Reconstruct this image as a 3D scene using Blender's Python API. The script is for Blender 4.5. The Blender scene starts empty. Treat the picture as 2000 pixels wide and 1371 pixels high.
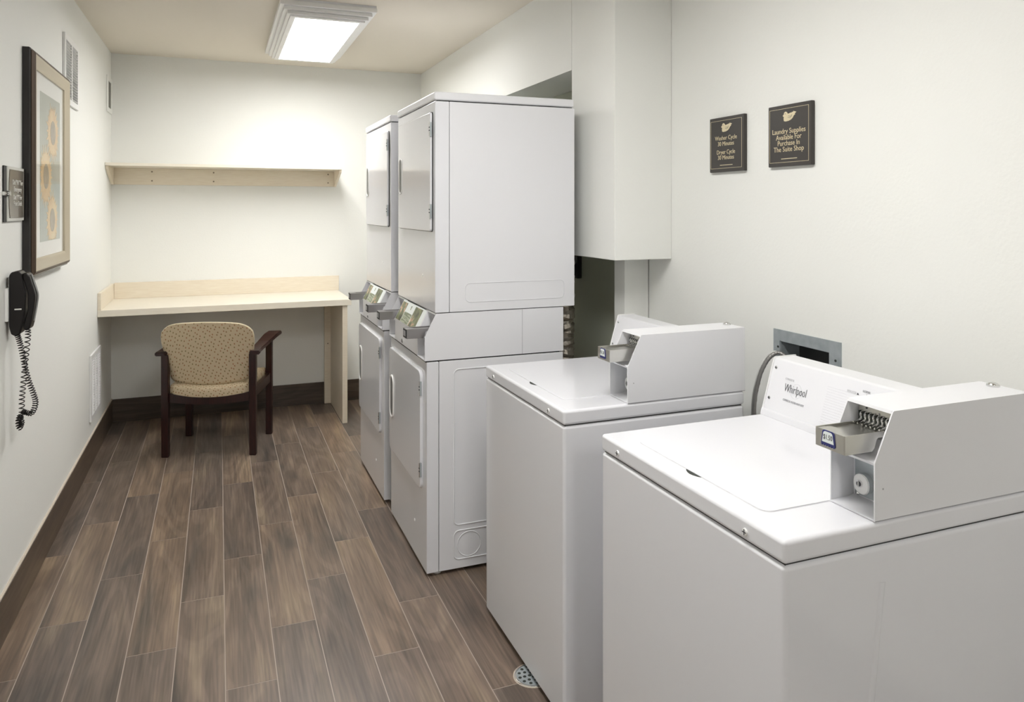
import bpy, bmesh, math, random
from mathutils import Vector, Matrix
random.seed(7)
S = bpy.context.scene
C = bpy.data.collections.new('laundry_room'); S.collection.children.link(C)
PI = math.pi

# ------------------------------------------------------------------ camera
YAW = 0.3761
cd = bpy.data.cameras.new('camera'); cam = bpy.data.objects.new('camera', cd); C.objects.link(cam)
cam.location = (0, 0, 1.536); cam.rotation_euler = (PI/2, 0, -YAW)
cd.sensor_width = 36; cd.sensor_fit = 'HORIZONTAL'; cd.lens = 36*1450/2000
cd.shift_x = 0.0; cd.shift_y = -280.4/2000; cd.clip_start = 0.05; cd.clip_end = 50
S.camera = cam
# ------------------------------------------------------------------ world, exposure
W = bpy.data.worlds.new('world'); S.world = W; W.use_nodes = True
W.node_tree.nodes['Background'].inputs['Color'].default_value = (0.9, 0.95, 1, 1)
W.node_tree.nodes['Background'].inputs['Strength'].default_value = 0.0
S.view_settings.view_transform = 'Standard'; S.view_settings.look = 'None'
S.view_settings.exposure = 0.0; S.view_settings.gamma = 1.0; S.view_settings.use_curve_mapping = False
LIGHT_COL = (1.0, 0.988, 0.965); LIGHT_STR = 29.5      # the fluorescent fixtures' diffusers

# ------------------------------------------------------------------ room dimensions
XL, YB, ZC, XR, XS = -0.7164, 5.989, 2.6385, 1.841, 1.557
YF = -3.4

# ================================================================== materials
def mat(name, col, rough=0.5, metal=0.0, spec=None, coat=0.0):
    m = bpy.data.materials.new(name); m.use_nodes = True
    b = m.node_tree.nodes['Principled BSDF']
    b.inputs['Base Color'].default_value = (*col, 1); b.inputs['Roughness'].default_value = rough
    b.inputs['Metallic'].default_value = metal
    if spec is not None: b.inputs['Specular IOR Level'].default_value = spec
    if coat: b.inputs['Coat Weight'].default_value = coat; b.inputs['Coat Roughness'].default_value = 0.08
    return m
def nd(m, t, **k):
    n = m.node_tree.nodes.new(t)
    for a, v in k.items(): setattr(n, a, v)
    return n
def lk(m, a, b): m.node_tree.links.new(a, b)
def bsdf(m): return m.node_tree.nodes['Principled BSDF']
def noise_bump(m, scale, strength, dist=0.002, detail=3, mapping=None):
    tc = nd(m, 'ShaderNodeTexCoord'); n = nd(m, 'ShaderNodeTexNoise')
    n.inputs['Scale'].default_value = scale; n.inputs['Detail'].default_value = detail
    src = tc.outputs['Object']
    if mapping:
        mp = nd(m, 'ShaderNodeMapping'); mp.inputs['Scale'].default_value = mapping
        lk(m, src, mp.inputs['Vector']); src = mp.outputs['Vector']
    lk(m, src, n.inputs['Vector'])
    b = nd(m, 'ShaderNodeBump'); b.inputs['Strength'].default_value = strength; b.inputs['Distance'].default_value = dist
    lk(m, n.outputs['Fac'], b.inputs['Height']); lk(m, b.outputs['Normal'], bsdf(m).inputs['Normal'])
    return n
def ramp(m, fac, stops):
    r = nd(m, 'ShaderNodeValToRGB'); e = r.color_ramp.elements
    while len(e) < len(stops): e.new(0.5)
    for i, (p, c) in enumerate(stops): e[i].position = p; e[i].color = (*c, 1)
    lk(m, fac, r.inputs['Fac']); return r

M = {}
M['wall'] = mat('wall_paint', (0.845, 0.85, 0.818), 0.75, spec=0.25); noise_bump(M['wall'], 90, 0.25, 0.002)
M['ceiling'] = mat('ceiling_paint', (0.76, 0.71, 0.625), 0.85, spec=0.2); noise_bump(M['ceiling'], 120, 0.2, 0.001)
M['enamel'] = mat('white_enamel', (0.765, 0.770, 0.805), 0.10, spec=0.5); noise_bump(M['enamel'], 3, 0.012, 0.002, 1)
M['enamel_matte'] = mat('white_powder_coat', (0.775, 0.778, 0.805), 0.36, spec=0.4); noise_bump(M['enamel_matte'], 5, 0.02, 0.002, 1)
M['plastic_white'] = mat('white_plastic', (0.84, 0.84, 0.83), 0.35)
M['gap'] = mat('dark_gap', (0.03, 0.03, 0.03), 0.8)
M['steel'] = mat('brushed_steel', (0.62, 0.61, 0.57), 0.28, 1.0); noise_bump(M['steel'], 60, 0.08, 0.0006, 2, (1, 12, 1))
M['steel_dark'] = mat('worn_steel', (0.38, 0.37, 0.37), 0.32, 1.0)
M['chrome'] = mat('chrome', (0.75, 0.75, 0.74), 0.12, 1.0)
M['galv'] = mat('galvanised_steel', (0.48, 0.51, 0.52), 0.45, 0.4)
n = noise_bump(M['galv'], 30, 0.1, 0.001); r = ramp(M['galv'], n.outputs['Fac'], [(0.3, (0.36, 0.40, 0.42)), (0.7, (0.46, 0.50, 0.52))]); lk(M['galv'], r.outputs['Color'], bsdf(M['galv']).inputs['Base Color'])
M['foil'] = mat('aluminium_foil', (0.46, 0.42, 0.37), 0.35, 1.0); noise_bump(M['foil'], 45, 0.9, 0.008)
M['black'] = mat('black_plastic', (0.010, 0.008, 0.008), 0.3, spec=0.3)
M['black_matte'] = mat('black_sheet', (0.02, 0.02, 0.02), 0.6)
M['white_print'] = mat('white_print', (0.75, 0.74, 0.70), 0.5)
M['black_print'] = mat('black_print', (0.05, 0.05, 0.06), 0.5)
M['grey_print'] = mat('grey_print', (0.35, 0.35, 0.37), 0.5)
M['light_print'] = mat('light_grey_print', (0.62, 0.62, 0.64), 0.5)
M['faint_print'] = mat('faint_grey_print', (0.71, 0.71, 0.735), 0.5)
M['navy'] = mat('navy_print', (0.03, 0.035, 0.16), 0.4)
M['gold'] = mat('gold_print', (0.70, 0.61, 0.41), 0.45)
M['sign_black'] = mat('dark_bronze_sign', (0.045, 0.040, 0.036), 0.35)
M['sign_face'] = mat('dark_sign_face', (0.03, 0.029, 0.03), 0.3)
M['plaque'] = mat('taupe_plaque', (0.17, 0.15, 0.12), 0.18)
M['plaque_trim'] = mat('pale_plaque_trim', (0.70, 0.70, 0.66), 0.3)
M['cream_panel'] = mat('cream_laminate', (0.80, 0.72, 0.55), 0.4)
n = noise_bump(M['cream_panel'], 8, 0.03, 0.001, 4, (1.5, 20, 20)); r = ramp(M['cream_panel'], n.outputs['Fac'], [(0.3, (0.79, 0.70, 0.56)), (0.7, (0.85, 0.775, 0.64))]); lk(M['cream_panel'], r.outputs['Color'], bsdf(M['cream_panel']).inputs['Base Color'])
M['cream_top'] = mat('pale_laminate_top', (0.86, 0.80, 0.66), 0.35)
n = noise_bump(M['cream_top'], 8, 0.02, 0.001, 4, (1.5, 20, 20)); r = ramp(M['cream_top'], n.outputs['Fac'], [(0.3, (0.79, 0.735, 0.62)), (0.7, (0.84, 0.79, 0.69))]); lk(M['cream_top'], r.outputs['Color'], bsdf(M['cream_top']).inputs['Base Color'])
M['screw'] = mat('dull_screw', (0.30, 0.25, 0.18), 0.4, 0.6)
M['chair_wood'] = mat('dark_mahogany', (0.035, 0.010, 0.009), 0.28)
n = noise_bump(M['chair_wood'], 14, 0.05, 0.001, 4, (9, 9, 1)); r = ramp(M['chair_wood'], n.outputs['Fac'], [(0.3, (0.014, 0.005, 0.005)), (0.75, (0.038, 0.010, 0.009))]); lk(M['chair_wood'], r.outputs['Color'], bsdf(M['chair_wood']).inputs['Base Color'])
M['frame_black'] = mat('black_frame_lacquer', (0.012, 0.010, 0.009), 0.22)
M['frame_bronze'] = mat('bronze_frame_edge', (0.075, 0.048, 0.03), 0.4, 0.3)
M['frame_gold'] = mat('champagne_frame', (0.50, 0.44, 0.33), 0.4, 0.35); noise_bump(M['frame_gold'], 60, 0.1, 0.001)
M['mat_board'] = mat('mat_board', (0.88, 0.88, 0.85), 0.7)
M['grout'] = mat('grout', (0.42, 0.35, 0.30), 0.8)
M['caulk'] = mat('pale_caulk', (0.62, 0.55, 0.46), 0.6)
M['rubber'] = mat('grey_rubber', (0.10, 0.10, 0.10), 0.7)
M['hose_grey'] = mat('grey_hose', (0.62, 0.62, 0.60), 0.35)
M['conduit'] = mat('ribbed_conduit', (0.34, 0.33, 0.32), 0.35, 0.7)
M['slot'] = mat('dark_slot', (0.035, 0.04, 0.035), 0.8)
M['filter'] = mat('grey_filter', (0.30, 0.29, 0.25), 0.8)

# fabric: tan with small diamonds in rust and olive
def fabric():
    m = mat('dotted_upholstery', (0.5, 0.4, 0.25), 0.9, spec=0.15)
    tc = nd(m, 'ShaderNodeTexCoord'); mp = nd(m, 'ShaderNodeMapping'); mp.inputs['Rotation'].default_value = (0, 0, 0.45)
    sp_ = nd(m, 'ShaderNodeSeparateXYZ'); lk(m, tc.outputs['Object'], sp_.inputs[0]); ad_ = nd(m, 'ShaderNodeMath', operation='ADD')
    lk(m, sp_.outputs['Y'], ad_.inputs[0]); lk(m, sp_.outputs['Z'], ad_.inputs[1])
    cb_ = nd(m, 'ShaderNodeCombineXYZ'); lk(m, sp_.outputs['X'], cb_.inputs['X']); lk(m, ad_.outputs[0], cb_.inputs['Y'])
    v = nd(m, 'ShaderNodeTexVoronoi', voronoi_dimensions='2D'); v.inputs['Scale'].default_value = 48; v.inputs['Randomness'].default_value = 0.5
    v.distance = 'MANHATTAN'
    lk(m, cb_.outputs[0], mp.inputs['Vector']); lk(m, mp.outputs['Vector'], v.inputs['Vector'])
    th = nd(m, 'ShaderNodeMath', operation='LESS_THAN'); th.inputs[1].default_value = 0.23
    lk(m, v.outputs['Distance'], th.inputs[0])
    sep = nd(m, 'ShaderNodeSeparateColor'); lk(m, v.outputs['Color'], sep.inputs['Color'])
    rr = ramp(m, sep.outputs['Red'], [(0.0, (0.40, 0.20, 0.11)), (0.5, (0.26, 0.22, 0.11)), (1.0, (0.44, 0.22, 0.13))])
    mx = nd(m, 'ShaderNodeMix', data_type='RGBA'); lk(m, th.outputs[0], mx.inputs['Factor'])
    mx.inputs['A'].default_value = (0.62, 0.51, 0.35, 1); lk(m, rr.outputs['Color'], mx.inputs['B'])
    lk(m, mx.outputs['Result'], bsdf(m).inputs['Base Color'])
    n = nd(m, 'ShaderNodeTexNoise'); n.inputs['Scale'].default_value = 400
    b = nd(m, 'ShaderNodeBump'); b.inputs['Strength'].default_value = 0.3; b.inputs['Distance'].default_value = 0.001
    lk(m, tc.outputs['Object'], n.inputs['Vector']); lk(m, n.outputs['Fac'], b.inputs['Height']); lk(m, b.outputs['Normal'], bsdf(m).inputs['Normal'])
    return m
M['fabric'] = fabric()

# wood look porcelain: grain along Y, every tile its own shade
def wood_tile(name, dark=1.0, axis=1, rough=0.33):
    m = mat(name, (0.3, 0.2, 0.15), rough, spec=0.45)
    tc = nd(m, 'ShaderNodeTexCoord'); geo = nd(m, 'ShaderNodeNewGeometry')
    mul = nd(m, 'ShaderNodeVectorMath', operation='SCALE')
    comb = nd(m, 'ShaderNodeCombineXYZ')
    for i, k in enumerate((37.0, 91.0, 53.0)):
        mm = nd(m, 'ShaderNodeMath', operation='MULTIPLY'); mm.inputs[1].default_value = k
        lk(m, geo.outputs['Random Per Island'], mm.inputs[0]); lk(m, mm.outputs[0], comb.inputs[i])
    add = nd(m, 'ShaderNodeVectorMath', operation='ADD')
    lk(m, tc.outputs['Object'], add.inputs[0]); lk(m, comb.outputs[0], add.inputs[1])
    # broad streaks
    sc1 = [6, 6, 6]; sc1[axis] = 0.9
    mp = nd(m, 'ShaderNodeMapping'); mp.inputs['Scale'].default_value = sc1
    lk(m, add.outputs[0], mp.inputs['Vector'])
    n1 = nd(m, 'ShaderNodeTexNoise'); n1.inputs['Scale'].default_value = 1.6; n1.inputs['Detail'].default_value = 4; n1.inputs['Distortion'].default_value = 0.35
    lk(m, mp.outputs['Vector'], n1.inputs['Vector'])
    # cathedral rings
    wv = nd(m, 'ShaderNodeTexNoise'); wv.inputs['Scale'].default_value = 0.9; wv.inputs['Detail'].default_value = 1
    lk(m, mp.outputs['Vector'], wv.inputs['Vector'])
    mu = nd(m, 'ShaderNodeMath', operation='MULTIPLY'); mu.inputs[1].default_value = 60
    lk(m, wv.outputs['Fac'], mu.inputs[0])
    sn = nd(m, 'ShaderNodeMath', operation='SINE'); lk(m, mu.outputs[0], sn.inputs[0])
    # fine grain
    sc2 = [75, 75, 75]; sc2[axis] = 2.4
    mp2 = nd(m, 'ShaderNodeMapping'); mp2.inputs['Scale'].default_value = sc2
    lk(m, add.outputs[0], mp2.inputs['Vector'])
    n2 = nd(m, 'ShaderNodeTexNoise'); n2.inputs['Scale'].default_value = 1.6; n2.inputs['Detail'].default_value = 5
    lk(m, mp2.outputs['Vector'], n2.inputs['Vector'])
    d = dark
    r1 = ramp(m, n1.outputs['Fac'], [(0.30, (0.100*d, 0.083*d, 0.071*d)), (0.43, (0.160*d, 0.123*d, 0.099*d)), (0.56, (0.198*d, 0.150*d, 0.119*d)), (0.70, (0.265*d, 0.207*d, 0.152*d))])
    r2 = ramp(m, n2.outputs['Fac'], [(0.3, (0.72, 0.72, 0.72)), (0.7, (1.24, 1.22, 1.20))])
    m1 = nd(m, 'ShaderNodeMix', data_type='RGBA', blend_type='MULTIPLY'); m1.inputs['Factor'].default_value = 1
    lk(m, r1.outputs['Color'], m1.inputs['A']); lk(m, r2.outputs['Color'], m1.inputs['B'])
    r3 = ramp(m, sn.outputs[0], [(0.0, (0.84, 0.83, 0.82)), (0.6, (1.05, 1.05, 1.05))])
    m2 = nd(m, 'ShaderNodeMix', data_type='RGBA', blend_type='MULTIPLY'); m2.inputs['Factor'].default_value = 0.8
    lk(m, m1.outputs['Result'], m2.inputs['A']); lk(m, r3.outputs['Color'], m2.inputs['B'])
    r4 = ramp(m, geo.outputs['Random Per Island'], [(0, (0.82, 0.84, 0.87)), (0.5, (1.02, 1.01, 1)), (1, (1.26, 1.20, 1.10))])
    m3 = nd(m, 'ShaderNodeMix', data_type='RGBA', blend_type='MULTIPLY'); m3.inputs['Factor'].default_value = 1
    lk(m, m2.outputs['Result'], m3.inputs['A']); lk(m, r4.outputs['Color'], m3.inputs['B'])
    lk(m, m3.outputs['Result'], bsdf(m).inputs['Base Color'])
    b = nd(m, 'ShaderNodeBump'); b.inputs['Strength'].default_value = 0.25; b.inputs['Distance'].default_value = 0.0012
    lk(m, n2.outputs['Fac'], b.inputs['Height']); lk(m, b.outputs['Normal'], bsdf(m).inputs['Normal'])
    return m
M['tile'] = wood_tile('wood_look_tile')
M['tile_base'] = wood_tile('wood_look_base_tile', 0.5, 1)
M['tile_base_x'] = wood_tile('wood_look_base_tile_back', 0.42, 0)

def emis(name, col, s):
    m = bpy.data.materials.new(name); m.use_nodes = True
    b = bsdf(m); b.inputs['Base Color'].default_value = (0.9, 0.9, 0.9, 1)
    b.inputs['Emission Color'].default_value = (*col, 1); b.inputs['Emission Strength'].default_value = s
    return m
M['diffuser'] = emis('lit_diffuser', LIGHT_COL, LIGHT_STR*0.93)
M['diffuser_bright'] = emis('lit_diffuser_other_tubes', LIGHT_COL, LIGHT_STR*0.87)

# printed artwork: sunflowers (for the print) drawn procedurally in the print's own plane
def noise_card(name, stops, scale, mapping=(1, 1, 1), rough=0.4):
    m = mat(name, (0.5, 0.5, 0.5), rough)
    tc = nd(m, 'ShaderNodeTexCoord'); mp = nd(m, 'ShaderNodeMapping'); mp.inputs['Scale'].default_value = mapping
    n = nd(m, 'ShaderNodeTexNoise'); n.inputs['Scale'].default_value = scale; n.inputs['Detail'].default_value = 4
    lk(m, tc.outputs['Object'], mp.inputs['Vector']); lk(m, mp.outputs['Vector'], n.inputs['Vector'])
    r = ramp(m, n.outputs['Fac'], stops); lk(m, r.outputs['Color'], bsdf(m).inputs['Base Color'])
    return m
M['art_ground'] = noise_card('print_ground', [(0.35, (0.36, 0.39, 0.33)), (0.65, (0.46, 0.48, 0.41))], 5)
M['art_ground_low'] = noise_card('print_ground_lower', [(0.35, (0.38, 0.44, 0.41)), (0.65, (0.50, 0.53, 0.46))], 5)
M['petal'] = noise_card('petals', [(0.35, (0.72, 0.46, 0.19)), (0.6, (0.80, 0.58, 0.28)), (0.75, (0.80, 0.66, 0.38))], 22)
M['flower_disc'] = noise_card('flower_centre', [(0.4, (0.27, 0.22, 0.15)), (0.65, (0.40, 0.33, 0.23))], 30)
M['card_photo'] = noise_card('card_photo', [(0.32, (0.05, 0.045, 0.03)), (0.50, (0.14, 0.16, 0.08)), (0.60, (0.22, 0.24, 0.12)), (0.64, (0.55, 0.30, 0.20)), (0.76, (0.66, 0.64, 0.52))], 26)
M['card_green'] = noise_card('card_green_text', [(0.42, (0.16, 0.19, 0.11)), (0.58, (0.42, 0.45, 0.34))], 40, (1, 0.3, 5))
M['card_white'] = mat('card_white', (0.78, 0.83, 0.82), 0.35)

# ================================================================== mesh helpers
class MB:
    def __init__(self): self.bm = bmesh.new(); self.mats = []
    def mi(self, m):
        if m not in self.mats: self.mats.append(m)
        return self.mats.index(m)
    def _merge(self, tmp, m, M4=None):
        i = self.mi(m)
        if M4 is not None: bmesh.ops.transform(tmp, matrix=M4, verts=tmp.verts)
        vm = {v: self.bm.verts.new(v.co) for v in tmp.verts}
        for f in tmp.faces:
            try: nf = self.bm.faces.new([vm[v] for v in f.verts]); nf.material_index = i; nf.smooth = True
            except ValueError: pass
        tmp.free()
    def box(self, x0, x1, y0, y1, z0, z1, m, bev=0.0, seg=2, M4=None, only=None):
        t = bmesh.new(); bmesh.ops.create_cube(t, size=1)
        for v in t.verts: v.co = Vector(((x0+x1)/2+v.co.x*(x1-x0), (y0+y1)/2+v.co.y*(y1-y0), (z0+z1)/2+v.co.z*(z1-z0)))
        if bev:
            es = t.edges[:]
            if only: es = [e for e in es if abs((e.verts[1].co-e.verts[0].co).normalized()[only]) > 0.9]
            bmesh.ops.bevel(t, geom=es, offset=bev, segments=seg, affect='EDGES', profile=0.5)
        self._merge(t, m, M4); return self
    def prism(self, poly, axis, a, b, m, bev=0.0, seg=2, M4=None):
        """poly in the two other axes (in xyz order), extruded along axis from a to b"""
        t = bmesh.new(); o = [i for i in range(3) if i != axis]
        def P(p, h):
            c = [0, 0, 0]; c[axis] = h; c[o[0]] = p[0]; c[o[1]] = p[1]; return c
        A = [t.verts.new(P(p, a)) for p in poly]; B = [t.verts.new(P(p, b)) for p in poly]
        t.faces.new(A); t.faces.new(B[::-1]); n = len(poly)
        for i in range(n): t.faces.new([A[i], B[i], B[(i+1) % n], A[(i+1) % n]])
        bmesh.ops.recalc_face_normals(t, faces=t.faces)
        if bev: bmesh.ops.bevel(t, geom=t.edges[:], offset=bev, segments=seg, affect='EDGES', profile=0.5)
        self._merge(t, m, M4); return self
    def cyl(self, c, r, h, axis, m, n=24, r2=None, bev=0.0, M4=None):
        t = bmesh.new(); bmesh.ops.create_cone(t, cap_ends=True, segments=n, radius1=r, radius2=r if r2 is None else r2, depth=h)
        if bev: bmesh.ops.bevel(t, geom=[e for e in t.edges if len(e.link_faces) == 2 and any(len(f.verts) > 4 for f in e.link_faces)], offset=bev, segments=2, affect='EDGES')
        R = {0: Matrix.Rotation(PI/2, 4, 'Y'), 1: Matrix.Rotation(-PI/2, 4, 'X'), 2: Matrix.Identity(4)}[axis]
        bmesh.ops.transform(t, matrix=Matrix.Translation(c) @ R, verts=t.verts)
        self._merge(t, m, M4); return self
    def ball(self, c, r, m, sc=(1, 1, 1), n=16):
        t = bmesh.new(); bmesh.ops.create_uvsphere(t, u_segments=n, v_segments=n//2+2, radius=r)
        for v in t.verts: v.co = Vector((c[0]+v.co.x*sc[0], c[1]+v.co.y*sc[1], c[2]+v.co.z*sc[2]))
        self._merge(t, m); return self
    def tube(self, pts, r, m, n=10, cap=True):
        pts = [Vector(p) for p in pts]; t = bmesh.new(); rings = []
        up = Vector((0, 0, 1)); prev = None
        for i, p in enumerate(pts):
            d = (pts[min(i+1, len(pts)-1)]-pts[max(i-1, 0)]).normalized()
            if prev is None:
                a = d.cross(up)
                if a.length < 1e-3: a = d.cross(Vector((1, 0, 0)))
                a.normalize()
            else:
                a = (prev-d*prev.dot(d)).normalized()
            prev = a; b = d.cross(a)
            rr = r[i] if isinstance(r, (list, tuple)) else r
            rings.append([t.verts.new(p+(a*math.cos(2*PI*k/n)+b*math.sin(2*PI*k/n))*rr) for k in range(n)])
        for i in range(len(rings)-1):
            for k in range(n): t.faces.new([rings[i][k], rings[i][(k+1) % n], rings[i+1][(k+1) % n], rings[i+1][k]])
        if cap: t.faces.new(rings[0][::-1]); t.faces.new(rings[-1])
        self._merge(t, m); return self
    def build(self, name, parent=None, ang=35):
        me = bpy.data.meshes.new(name)
        bmesh.ops.recalc_face_normals(self.bm, faces=self.bm.faces)
        self.bm.to_mesh(me); self.bm.free()
        for m in self.mats: me.materials.append(M[m] if isinstance(m, str) else m)
        me.set_sharp_from_angle(angle=math.radians(ang))
        o = bpy.data.objects.new(name, me); C.objects.link(o)
        wn = o.modifiers.new('weighted_normals', 'WEIGHTED_NORMAL'); wn.keep_sharp = True; wn.weight = 100
        if parent is not None: o.parent = parent
        return o
def tag(o, label=None, cat=None, group=None, kind=None):
    if label: o['label'] = label
    if cat: o['category'] = cat
    if group: o['group'] = group
    if kind: o['kind'] = kind
    return o
def thing(name, label, cat, loc=(0, 0, 0), rz=0, group=None):
    o = bpy.data.objects.new(name, None); C.objects.link(o); o.location = loc; o.rotation_euler = (0, 0, rz)
    o.empty_display_size = 0.1
    return tag(o, label, cat, group)
def struct(mb, name): return tag(mb.build(name), kind='structure')
def copy_tree(o, parent=None):
    c = o.copy(); C.objects.link(c)
    if parent is not None: c.parent = parent
    for ch in [x for x in bpy.data.objects if x.parent == o]: copy_tree(ch, c)
    return c
def rrect(a0, a1, b0, b1, r, n=6):
    out = []
    for cx, cy, s in ((a1-r, b1-r, 0), (a0+r, b1-r, 1), (a0+r, b0+r, 2), (a1-r, b0+r, 3)):
        for i in range(n+1):
            t = PI/2*(s+i/n); out.append((cx+r*math.cos(t), cy+r*math.sin(t)))
    return out
def text(body, size, origin, right, up, m, parent, name='lettering', align='CENTER', depth=0.0004, sx=1.0, shear=0.0, off=0.0):
    cu = bpy.data.curves.new('t', 'FONT'); cu.body = body; cu.size = size; cu.align_x = align; cu.align_y = 'CENTER'
    cu.extrude = depth; cu.resolution_u = 3; cu.space_line = 1.0; cu.shear = shear; cu.offset = off
    o = bpy.data.objects.new('t', cu); C.objects.link(o)
    bpy.context.view_layer.update()
    me = bpy.data.meshes.new_from_object(o.evaluated_get(bpy.context.evaluated_depsgraph_get()))
    bpy.data.objects.remove(o)
    R = Vector(right).normalized(); U = Vector(up).normalized(); N = R.cross(U)
    mt = Matrix(((R.x*sx, U.x, N.x, origin[0]), (R.y*sx, U.y, N.y, origin[1]), (R.z*sx, U.z, N.z, origin[2]), (0, 0, 0, 1)))
    me.transform(mt); me.materials.clear(); me.materials.append(M[m]); me.name = name
    ob = bpy.data.objects.new(name, me); C.objects.link(ob); ob.parent = parent
    return ob
def smooth_path(P, n=8):
    P = [Vector(p) for p in P]; out = []
    for i in range(len(P)-1):
        a, b, c, d = P[max(i-1, 0)], P[i], P[i+1], P[min(i+2, len(P)-1)]
        for k in range(n):
            t = k/n; out.append(0.5*((2*b)+(-a+c)*t+(2*a-5*b+4*c-d)*t*t+(-a+3*b-3*c+d)*t**3))
    out.append(P[-1]); return out

# ================================================================== the room
fl = MB()
fl.box(XL-0.05, XR+0.1, YF, YB+0.05, -0.06, -0.0005, 'grout')
PX, PL, G = 0.158, 0.938, 0.0016
for k in range(-6, 14):
    x0, x1 = 0.02+PX*k+G, 0.02+PX*(k+1)-G
    if x1 < XL or x0 > XR: continue
    j = 2.531+0.3133*k
    j -= PL*math.ceil((j-YF)/PL)
    while j < YB:
        a, b = max(j+G, YF), min(j+PL-G, YB+0.02)
        if b > a: fl.box(max(x0, XL-0.03), min(x1, XR+0.05), a, b, -0.0004, 0.0, 'tile')
        j += PL
struct(fl, 'floor')
struct(MB().box(XL-0.1, XR+0.1, YF-0.1, YB+0.1, ZC, ZC+0.1, 'ceiling'), 'ceiling')
struct(MB().box(XL-0.1, XL, YF-0.1, YB+0.1, -0.06, ZC, 'wall'), 'wall_left')
struct(MB().box(XL, XR+0.1, YB, YB+0.1, -0.06, ZC, 'wall'), 'wall_back')
struct(MB().box(XL, XR+0.1, YF-0.1, YF, -0.06, ZC, 'wall'), 'wall_front')
# right wall: with the recessed box opening (y 1.84..2.09, z 0.86..1.068)
wr = MB()
BY0, BY1, BZ0, BZ1 = 1.858, 2.086, 0.90, 1.067
wr.box(XR, XR+0.1, YF, BY0, -0.06, ZC, 'wall').box(XR, XR+0.1, BY1, YB, -0.06, ZC, 'wall')
wr.box(XR, XR+0.1, BY0, BY1, -0.06, BZ0, 'wall').box(XR, XR+0.1, BY0, BY1, BZ1, ZC, 'wall')
struct(wr, 'wall_right')
# furring over the dryer alcove and the boxed chase beside it
AY1 = 4.85
hd = MB()
hd.box(XS, XR, 3.173, AY1, 2.188, ZC, 'wall').box(XS, XR, AY1, YB, 0, ZC, 'wall')
struct(hd, 'wall_alcove')
M['alcove_shade'] = mat('olive_grey_shade', (0.47, 0.49, 0.40), 0.7, spec=0.2); noise_bump(M['alcove_shade'], 90, 0.2, 0.002)  # greenish wall tint, darkened to put the alcove's shade into the colour
struct(MB().box(XR-0.004, XR, 3.175, AY1, 0, 2.187, 'alcove_shade'), 'wall_alcove_back')
struct(MB().box(XS, XR, 2.761, 3.173, 1.311, ZC, 'wall', 0.004, 2), 'wall_chase')
struct(MB().box(1.712, XR-0.004, 2.944, 3.04, 0, 1.311, 'wall', 0.003, 2), 'wall_stub')
# baseboards in the same tile
struct(MB().box(XL, XL+0.011, YF, YB, 0, 0.163, 'tile_base').box(XL, XL+0.009, YF, YB, 0.163, 0.168, 'caulk'), 'baseboard_left')
bb = MB(); x = XL+0.011
while x < XS:
    bb.box(x, min(x+0.925, XS), YB-0.011, YB, 0, 0.163, 'tile_base_x'); x += 0.928
struct(bb, 'baseboard_back')
struct(MB().box(XR-0.011, XR, YF, 2.944, 0, 0.163, 'tile_base'), 'baseboard_right')

# ================================================================== ceiling light fixtures
def fixture(loc, label):
    t = thing('ceiling_light', label, 'ceiling light', loc)
    W2, L2 = 0.255, 0.68
    # housing pan, moulded stepped trim, diffuser
    MB().box(-W2+0.004, W2-0.004, -L2+0.004, L2-0.004, -0.012, 0, 'enamel_matte').build('mounting_pan', t)
    tr = MB()
    steps = [(0.0, -0.012, -0.036), (0.022, -0.036, -0.056), (0.040, -0.056, -0.074), (0.056, -0.070, -0.084)]
    for i, (d, z1, z0) in enumerate(steps):
        a, b = W2-d, L2-d; wdt = 0.03
        tr.box(-a, -a+wdt, -b, b, z0, z1, 'plastic_white', 0.003).box(a-wdt, a, -b, b, z0, z1, 'plastic_white', 0.003)
        tr.box(-a+wdt-0.002, a-wdt+0.002, -b, -b+wdt, z0+0.0002, z1, 'plastic_white', 0.003).box(-a+wdt-0.002, a-wdt+0.002, b-wdt, b, z0+0.0002, z1, 'plastic_white', 0.003)
    tr.build('trim', t)
    MB().box(-W2+0.075, W2-0.075, -L2+0.075, L2-0.075, -0.081, -0.060, 'diffuser', 0.003).build('diffuser', t)
    return t
f1 = fixture((0.553, 4.735, ZC), 'lit rectangular ceiling light with stepped white trim, the one in view')
f2 = copy_tree(f1); f2.location = (0.553, 1.60, ZC); f2['label'] = 'lit rectangular ceiling light above the two washers'
for c_ in f2.children:
    if c_.name.startswith('diffuser'): c_.data = c_.data.copy(); c_.data.materials[0] = M['diffuser_bright']
f3 = copy_tree(f2); f3.location = (0.553, -1.55, ZC); f3['label'] = 'added, unseen rectangular ceiling light behind the viewer'  # unseen fixture added to brighten the near washer's side

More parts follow.
